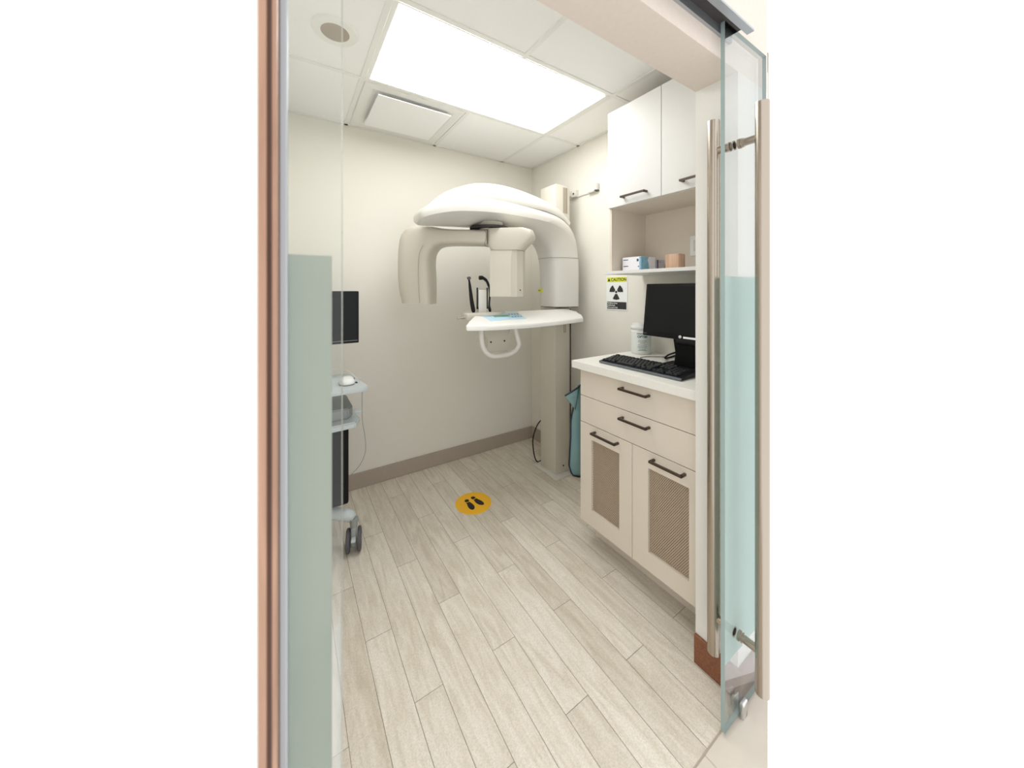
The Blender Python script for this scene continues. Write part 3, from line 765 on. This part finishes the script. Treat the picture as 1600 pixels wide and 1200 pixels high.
# gap detail right side of column: cable
bm = bmesh.new(); tube(bm, [(-0.1145, -0.632, 1.20), (-0.1145, -0.632, 0.7), (-0.1145, -0.632, 0.05)], 0.0045, n=8)
obj('column_cable', bm, M_darkgap, xr)

# rotating arm, in its own turned frame
Fv = Vector((math.sin(math.radians(33.17)), math.cos(math.radians(33.17)), 0)); Rv = Vector((Fv.y, -Fv.x, 0))
phi = math.radians(8)
U_ = Rv * math.cos(phi) - Fv * math.sin(phi); V_ = Fv * math.cos(phi) + Rv * math.sin(phi)
AX = Vector((CX, CY, 0)) + Fv * 2.12 + Rv * (-0.160)
def LP(u, v, z): return AX + U_ * u + V_ * v + Vector((0, 0, z))
K = 2.12 / 2.07
ai = [(-0.336, 1.252), (-0.336, 1.33), (-0.338, 1.42), (-0.342, 1.50), (-0.338, 1.555), (-0.318, 1.592), (-0.285, 1.612), (-0.22, 1.618), (-0.10, 1.616), (0.02, 1.612)]
ao = [(-0.530, 1.258), (-0.548, 1.34), (-0.556, 1.43), (-0.556, 1.53), (-0.550, 1.62), (-0.532, 1.690), (-0.475, 1.738), (-0.36, 1.738), (-0.22, 1.716), (0.02, 1.708)]
aw = [0.080, 0.088, 0.092, 0.094, 0.094, 0.092, 0.090, 0.088, 0.086, 0.086]
Ia, Oa, Wa = resamp(ai, 5), resamp(ao, 5), resamp(aw, 5); ra = []
for a, b, wv in zip(Ia, Oa, Wa):
    r = []
    for k in range(NN):
        th = 2 * PI * k / NN; c, s = math.cos(th), math.sin(th)
        q = 0.5 + 0.5 * spow(s, 0.55); vv = -wv.x * spow(c, 0.42 if s < 0 else 0.6)
        r.append(LP((a.x + (b.x - a.x) * q), vv, a.y + (b.y - a.y) * q))
    ra.append(r)
bm = bmesh.new(); loft(bm, ra); arm = obj('rotating_arm', bm, M_white2, xr, angle=50)
# tube head side: flared block then box
secs = [(1.708, 0.02, 0.250, 0.086), (1.695, 0.02, 0.292, 0.088), (1.665, 0.02, 0.305, 0.088), (1.645, 0.02, 0.300, 0.087), (1.612, 0.02, 0.262, 0.084), (1.585, 0.035, 0.238, 0.080), (1.578, 0.040, 0.232, 0.078)]
def rrect(u0, u1, vw, z, e=0.35, cut=0.0):
    out = []
    for k in range(NN):
        th = 2 * PI * k / NN; c, s = math.cos(th), math.sin(th)
        out.append(LP((u0 + u1) / 2 + (u1 - u0) / 2 * spow(c, e), vw * spow(s, e), z))
    return out
bm = bmesh.new(); loft(bm, [rrect(a, b, c, z) for z, a, b, c in secs]); obj('arm_shoulder', bm, M_white2, xr, angle=50)
# sensor column box with chamfered right corner
poly = [(0.040, -0.075), (0.170, -0.075), (0.200, -0.060), (0.232, -0.030), (0.236, 0.06), (0.225, 0.075), (0.045, 0.075)]
bm = bmesh.new(); loft(bm, [[LP(u, v, z) for u, v in poly] for z in (1.300, 1.578)]); sb = obj('sensor_box', bm, M_white2, xr, smooth=False)
obj('box_seam', (lambda b: (prism(b, [(0.036, -0.078), (0.236, -0.064), (0.238, 0.06), (0.04, 0.076)], 0.002, Matrix.Translation((0, 0, 0))), b)[1])(bmesh.new()) if False else (lambda b: (loft(b, [[LP(u * 1.004, v * 1.02, z) for u, v in poly] for z in (1.5765, 1.5785)]), b)[1])(bmesh.new()), M_seamw, sb, smooth=False)
bm = bmesh.new(); loft(bm, [[LP(u, v, z) for u, v in ((0.040, -0.080), (0.168, -0.080), (0.168, -0.074), (0.040, -0.074))] for z in (1.302, 1.545)]); obj('sensor_cover', bm, M_white2, sb, smooth=False)
bm = bmesh.new(); cyl(bm, LP(0.2165, -0.048, 1.34), LP(0.2195, -0.051, 1.34), 0.0035, n=12); obj('screw', bm, M_darkgap, sb)
# seam and bearing on the arm
bm = bmesh.new(); r = []
for k in range(NN):
    th = 2 * PI * k / NN; c, s = math.cos(th), math.sin(th)
    z = 1.660 + 0.0495 * spow(s, 0.55); r.append(LP(0.0 + 0.02 * (1 - ((z - 1.66) / 0.05) ** 2), -0.0875 * spow(c, 0.5), z))
tube(bm, r + [r[0]], 0.0012, n=6); obj('seam', bm, M_seamw, arm)
bm = bmesh.new(); cyl(bm, LP(0.02, 0, 1.705), LP(0.02, 0, 1.752), 0.062, 0.085, n=40); obj('bearing', bm, M_white2, xr)
bm = bmesh.new(); cyl(bm, LP(0.02, 0, 1.712), LP(0.02, 0, 1.7125 + .012), 0.12, n=40); obj('bearing_disc', bm, M_darkgap, xr)
# slot window on tube head side
bm = bmesh.new(); tube(bm, smooth_pts([LP(-0.392, -0.0905, 1.262), LP(-0.396, -0.0975, 1.36), LP(-0.398, -0.0985, 1.47), LP(-0.392, -0.097, 1.56), LP(-0.370, -0.094, 1.612)]), 0.001, n=6); obj('front_seam', bm, M_seamw, arm)

# sloped control tray
tr_pts_front = [(-1.064, -0.850), (-1.060, -0.862), (-0.98, -0.872), (-0.85, -0.880), (-0.65, -0.882), (-0.45, -0.874), (-0.30, -0.862), (-0.20, -0.850)]
tr_pts_back = [(-0.165, -0.80), (-0.165, -0.74), (-0.20, -0.685), (-0.60, -0.69), (-0.895, -0.695), (-0.955, -0.735), (-1.020, -0.800)]
poly = tr_pts_front + tr_pts_back
def trz(y): return 1.148 + (y + 0.87) / 0.18 * 0.058
bm = bmesh.new()
loft(bm, [[Vector((x * 1.0, y, trz(y) - 0.028)) for x, y in poly], [Vector((x, y, trz(y) - 0.006)) for x, y in poly],
          [Vector((-0.61 + (x + 0.61) * 0.992, -0.78 + (y + 0.78) * 0.955, trz(y) + 0.0)) for x, y in poly]])
bmesh.ops.bevel(bm, geom=[e for e in bm.edges if len(e.link_faces) == 2 and e.calc_face_angle(0) > 0.5], offset=0.003, segments=2, affect='EDGES')
tray = obj('control_tray', bm, M_tray, xr)
def trayquad(x0, x1, y0, y1, up, skew=0.0):
    b = bmesh.new()
    a = [Vector((x0 + skew, y0, trz(y0) + up)), Vector((x1, y0, trz(y0) + up)), Vector((x1, y1, trz(y1) + up)), Vector((x0, y1, trz(y1) + up))]
    d = Vector((0, -0.0, -0.004)); loft(b, [[p + d for p in a], a]); return b
kp = obj('keypad_panel', trayquad(-0.915, -0.645, -0.815, -0.712, 0.0015, skew=0.02), M_panelb, tray, smooth=False)
obj('display', trayquad(-0.842, -0.735, -0.772, -0.748, 0.0025), M_lcd, kp, smooth=False)
bm = bmesh.new()
for i in range(4):
    for j in range(2):
        p = Vector((-0.722 + i * 0.021, -0.780 + j * 0.038, 0)); p.z = trz(p.y) + 0.001
        b = bmesh.new(); cyl(b, p, p + Vector((0, -0.0006, 0.0022)), 0.0055, n=14)
        obj('button', b, M_grey if (i + j) % 3 else M_blue, kp)
obj('tray_bracket', B(-0.24, -0.13, -0.72, -0.60, 1.118, 1.19, bev=0.004), M_white2, xr)
# chin rest plate and post
bm = bmesh.new(); pl = []
for k in range(32):
    a = 2 * PI * k / 32; pl.append((-0.860 + 0.145 * math.cos(a), -0.672 + 0.085 * math.sin(a)))
prism(bm, pl, 0.022, Matrix.Translation((0, 0, 1.186)), bev=0.004); obj('chin_plate', bm, M_white2, xr)
bm = bmesh.new(); box(bm, -1.005, -0.92, -0.74, -0.66, 1.165, 1.205, bev=0.006); obj('side_knob_mount', bm, M_white2, xr)
bm = bmesh.new(); cyl(bm, (-1.055, -0.72, 1.180), (-1.0, -0.715, 1.182), 0.0055, n=14); obj('adjusting_rod', bm, M_chrome, xr)
bm = bmesh.new(); box(bm, -0.912, -0.857, -0.705, -0.672, 1.2, 1.342, bev=0.004); cp = obj('chin_post', bm, M_white, xr)
for x in (-0.919, -0.852):
    bm = bmesh.new(); tube(bm, [(x, -0.70, 1.355), (x, -0.70, 1.245), (x + 0.001, -0.70, 1.228)], 0.0045, n=10, rads=[0.0045, 0.0045, 0.006]); obj('slot_rod', bm, M_black, cp)
bm = bmesh.new()
tube(bm, smooth_pts([(-0.974, -0.70, 1.405), (-0.970, -0.70, 1.385), (-0.963, -0.70, 1.33), (-0.955, -0.70, 1.27), (-0.945, -0.70, 1.222), (-0.944, -0.70, 1.205)], 4), 0.01, n=12, rads=[0.007, 0.006, 0.006, 0.006, 0.0065, 0.008, 0.009, 0.0095, 0.01, 0.011, 0.0115, 0.012, 0.0125, 0.013, 0.0135, 0.0135, 0.013, 0.012, 0.010, 0.008, 0.006], flat=0.9)
ts = obj('temple_support', bm, M_black, xr)
bm = bmesh.new(); cyl(bm, (-0.975, -0.712, 1.410), (-0.975, -0.695, 1.410), 0.009, n=16); obj('pad', bm, M_rubber, ts)
bm = bmesh.new(); tube(bm, smooth_pts([(-0.905, -0.70, 1.413), (-0.880, -0.70, 1.412), (-0.856, -0.70, 1.394), (-0.840, -0.70, 1.36), (-0.834, -0.70, 1.31), (-0.838, -0.70, 1.25), (-0.831, -0.70, 1.208)], 5), 0.006, n=12, rads=[0.0125] * 5 + [0.0095] * 5 + [0.008] * 5 + [0.0055] * 11 + [0.0065, 0.008, 0.009, 0.008, 0.006], flat=0.9)
obj('temple_support', bm, M_black, xr)
# lower support block and grab handle
bm = bmesh.new(); prism(bm, [(-0.888, 1.13), (-0.888, 1.085), (-0.868, 1.060), (-0.862, 0.965), (-0.715, 0.965), (-0.715, 1.060), (-0.698, 1.085), (-0.698, 1.13)], 0.09, basis((0, -0.72, 0), (1, 0, 0), (0, 0, 1), (0, 1, 0)), bev=0.004)
blk = obj('support_block', bm, M_white2, xr)
for x in (-0.838, -0.742):
    b = bmesh.new(); cyl(b, (x, -0.716, 1.028), (x, -0.7225, 1.028), 0.0055, n=14); obj('screw', b, M_darkgap, blk)
bm = bmesh.new(); box(bm, -0.90, -0.69, -0.79, -0.64, 1.115, 1.140, bev=0.006); box(bm, -0.86, -0.77, -0.70, -0.60, 1.10, 1.20, bev=.004); obj('support_plate', bm, M_white2, xr)
bm = bmesh.new(); tube(bm, smooth_pts([(-0.945, -0.80, 1.125), (-0.944, -0.80, 1.06), (-0.930, -0.80, 1.01), (-0.895, -0.80, 0.972), (-0.85, -0.80, 0.958), (-0.765, -0.80, 0.960), (-0.715, -0.80, 0.978), (-0.690, -0.80, 1.010), (-0.698, -0.80, 1.05), (-0.722, -0.80, 1.13)], 6), 0.0148, n=16)
obj('grab_handle', bm, M_white, xr)
# wall brace
bm = bmesh.new(); box(bm, -0.125, -0.02, -0.56, -0.535, 2.055, 2.095, bev=.002); box(bm, -0.008, 0.0, -0.80, -0.50, 2.048, 2.060, bev=0.001)
box(bm, -0.03, 0.0, -0.81, -0.72, 2.045, 2.055, bev=0.002); box(bm, -0.03, -0.002, -0.81, -0.785, 2.045, 2.10, bev=0.002); box(bm, -0.03, 0, -0.60, -0.53, 2.05, 2.10, bev=.003)
br = obj('wall_brace', bm, M_white, xr)
bm = bmesh.new(); cyl(bm, (-0.032, -0.575, 2.075), (-0.020, -0.575, 2.075), 0.008, n=6); obj('bolt', bm, M_darkgap, br)

# power cable behind column
bm = bmesh.new(); tube(bm, smooth_pts([(-0.235, -0.452, 0.36), (-0.262, -0.42, 0.30), (-0.285, -0.40, 0.20), (-0.282, -0.405, 0.10), (-0.262, -0.41, 0.03), (-0.22, -0.40, 0.008), (-0.15, -0.36, 0.006)]), 0.0045, n=10)
obj('power_cable', bm, M_blackm, xr)

# ================================================================ FLOOR DECAL
fd = thing('floor_decal', 'round yellow floor sticker with two black shoe prints', 'floor sticker', (-0.880, -0.573, 0))
bm = bmesh.new(); cyl(bm, (-0.880, -0.573, 0.0), (-0.880, -0.573, 0.0012), 0.1125, n=64); obj('disc', bm, M_yellow, fd)
def shoe(cx, cy, ang, flip):
    """heel at +y end, toe at -y end"""
    b = bmesh.new(); M_ = Matrix.Translation((cx, cy, 0.0012)) @ Matrix.Rotation(ang, 4, 'Z')
    heel = [(0.014 * math.cos(a), 0.045 + 0.013 * math.sin(a)) for a in [PI * i / 10 for i in range(11)]] + [(-0.012, 0.030), (0.012, 0.030)]
    sole = [(0.012, 0.024), (0.014, 0.012), (0.019, -0.006), (0.020, -0.024), (0.016, -0.042), (0.007, -0.055), (-0.004, -0.058), (-0.013, -0.050), (-0.018, -0.034), (-0.018, -0.014), (-0.013, 0.008), (-0.012, 0.024)]
    if flip: sole = [(-x, y) for x, y in sole][::-1]
    prism(b, heel, 0.0005, M_); prism(b, sole, 0.0005, M_); return b
for c in ((-0.908, -0.575, math.radians(-2), False), (-0.850, -0.568, math.radians(12), True)):
    obj('shoe_print', shoe(*c), M_ink, fd, smooth=False)

# ================================================================ MEDICAL CART
ct = thing('medical_cart', 'grey rolling cart with a screen at the left, partly behind frosted glass', 'cart', (-1.74, -0.52, 0))
bm = bmesh.new()
tp = [(-1.915, -0.34), (-1.60, -0.34), (-1.555, -0.37), (-1.535, -0.52), (-1.520, -0.64), (-1.522, -0.685), (-1.555, -0.705), (-1.915, -0.705)]
prism(bm, tp, 0.022, Matrix.Translation((0, 0, 0.840)), bev=0.005); top = obj('tray_top', bm, M_cart, ct)
for y in (-0.49, -0.585):
    obj('grommet', B(-1.566, -1.556, y - .014, y + .014, 0.8615, 0.8635), M_blackm, top, smooth=False)
bm = bmesh.new()
prism(bm, [(-1.90, -0.32), (-1.60, -0.32), (-1.56, -0.36), (-1.545, -0.60), (-1.575, -0.66), (-1.90, -0.68)], 0.03, Matrix.Translation((0, 0, 0.655)), bev=0.006)
box(bm, -1.575, -1.522, -0.50, -0.46, 0.672, 0.684, bev=0.003)
lw = obj('lower_shelf', bm, M_cart, ct)
bm = bmesh.new(); prism(bm, [(-1.88, -0.30), (-1.60, -0.30), (-1.575, -0.34), (-1.575, -0.56), (-1.60, -0.60), (-1.88, -0.60)], 0.055, Matrix.Translation((0, 0, 0.685)), bev=0.006); obj('storage_bin', bm, M_cartd, lw)
obj('computer_case', B(-1.80, -1.598, -0.60, -0.30, 0.255, 0.650, bev=0.01), M_blackm, ct)
bm = bmesh.new(); cyl(bm, (-1.80, -0.42, 0.20), (-1.80, -0.42, 0.9), 0.03); cyl(bm, (-1.80, -0.42, .88), (-1.80, -0.42, 1.15), 0.018); obj('column', bm, M_cart, ct)
bm = bmesh.new(); box(bm, -1.925, -1.529, -0.462, -0.430, 1.050, 1.335, bev=0.004); mn = obj('display', bm, M_black, ct)
obj('screen', B(-1.915, -1.541, -0.4640, -0.4615, 1.068, 1.322), M_screen, mn, smooth=False)
obj('bezel_line', B(-1.925, -1.535, -0.4645, -0.4615, 1.0635, 1.0655), M_grey, mn, smooth=False)
bm = bmesh.new(); box(bm, -1.85, -1.75, -0.432, -0.40, 1.1, 1.2, bev=.004); obj('display_mount', bm, M_cartd, ct)
# leg and caster
def leg(dx, dy):
    b = bmesh.new()
    c0 = Vector((-1.78, -0.45, 0.205)); c1 = Vector((-1.585 if dx > 0 else -1.86, -0.575 if dy < 0 else -0.30, 0.175))
    tube(b, [c0, (c0 + c1) / 2 + Vector((0, 0, .006)), c1, c1 + Vector((0.012 * dx, 0.008 * dy, -0.012))], 0.03, n=12, rads=[.034, .032, .028, .018])
    b2 = obj('leg', b, M_cart, ct)
    cp = c1 + Vector((0.012, -0.012 if dy < 0 else 0.012, 0)); 
    ax = Vector((0.98, -0.2, 0)).normalized()
    b = bmesh.new(); cyl(b, (cp.x, cp.y, 0.11), (cp.x, cp.y, 0.165), 0.015, 0.022, n=16)
    q = ax.to_track_quat('X', 'Z').to_matrix().to_4x4()
    bb = bmesh.new(); box(bb, -0.013, 0.013, -0.024, 0.02, -0.04, 0.055, bev=0.006); merge(b, bb, Matrix.Translation((cp.x, cp.y, 0.07)) @ q)
    cs = obj('caster', b, M_cartd, ct)
    for s in (-1, 1):
        o0 = Vector((cp.x, cp.y, 0.056)) + ax * s * 0.017; o1 = Vector((cp.x, cp.y, 0.056)) + ax * s * 0.036
        b = bmesh.new(); cyl(b, o0, o0 + ax * s * 0.004, 0.050, 0.056, n=36); cyl(b, o0 + ax * s * 0.004, o1 - ax * s * 0.004, 0.056, n=36); cyl(b, o1 - ax * s * 0.004, o1, 0.056, 0.048, n=36)
        wh = obj('wheel', b, M_rubber, cs)
        b = bmesh.new(); cyl(b, o1, o1 + ax * s * 0.002, 0.022, n=24); obj('hub', b, M_cartd, wh)
    bb = bmesh.new(); box(bb, -0.011, 0.011, -0.052, -0.020, 0.0, 0.012, bev=0.003); bb.transform(Matrix.Translation((cp.x, cp.y, 0.072)) @ q); obj('brake_pedal', bb, M_cart, cs)
leg(1, -1); leg(-1, -1); leg(-1, 1)
bm = bmesh.new()
R = [Vector((0.034 * sx, 0.024 * sy, 0)) for sx, sy in ((1, 1),)]
for i, (z, s) in enumerate(((0, .92), (.004, 1.0), (.014, .97), (.024, .85), (.031, .62), (.034, .3))):
    pass
rings_m = []
for z, s in ((0, .92), (.004, 1.0), (.014, .97), (.024, .85), (.031, .62), (.034, .25)):
    rings_m.append([Vector((-1.605 + 0.036 * s * spow(math.cos(a), .8), -0.585 + 0.050 * s * spow(math.sin(a), .8), 0.864 + z)) for a in [2 * PI * k / 24 for k in range(24)]])
loft(bm, rings_m)
ms = thing('computer_mouse', 'white computer mouse resting on the grey cart tray', 'computer mouse', (-1.605, -0.585, 0.862))
obj('shell', bm, M_signw, ms, angle=60)
bm = bmesh.new(); loft(bm, [[Vector((-1.605 + 0.0365 * s * spow(math.cos(a), .8), -0.585 + 0.0505 * s * spow(math.sin(a), .8), z)) for a in [2 * PI * k / 24 for k in range(24)]] for z, s in ((0.8625, .95), (.868, 1.0))]); obj('base', bm, M_cartd, ms)
bm = bmesh.new(); tube(bm, smooth_pts([(-1.80, -0.40, 0.875), (-1.68, -0.365, 0.895), (-1.585, -0.40, 0.892), (-1.548, -0.50, 0.868), (-1.530, -0.53, 0.866)], 8), 0.0016, n=8)
obj('cord', bm, M_signw, ms)
bm = bmesh.new(); tube(bm, smooth_pts([(-1.535, -0.60, 0.838), (-1.536, -0.60, 0.75), (-1.534, -0.60, 0.66), (-1.522, -0.60, 0.58), (-1.520, -0.60, 0.50), (-1.545, -0.60, 0.44), (-1.590, -0.605, 0.40)], 8), 0.0018, n=8)
obj('hanging_cord', bm, M_cartd, ct)
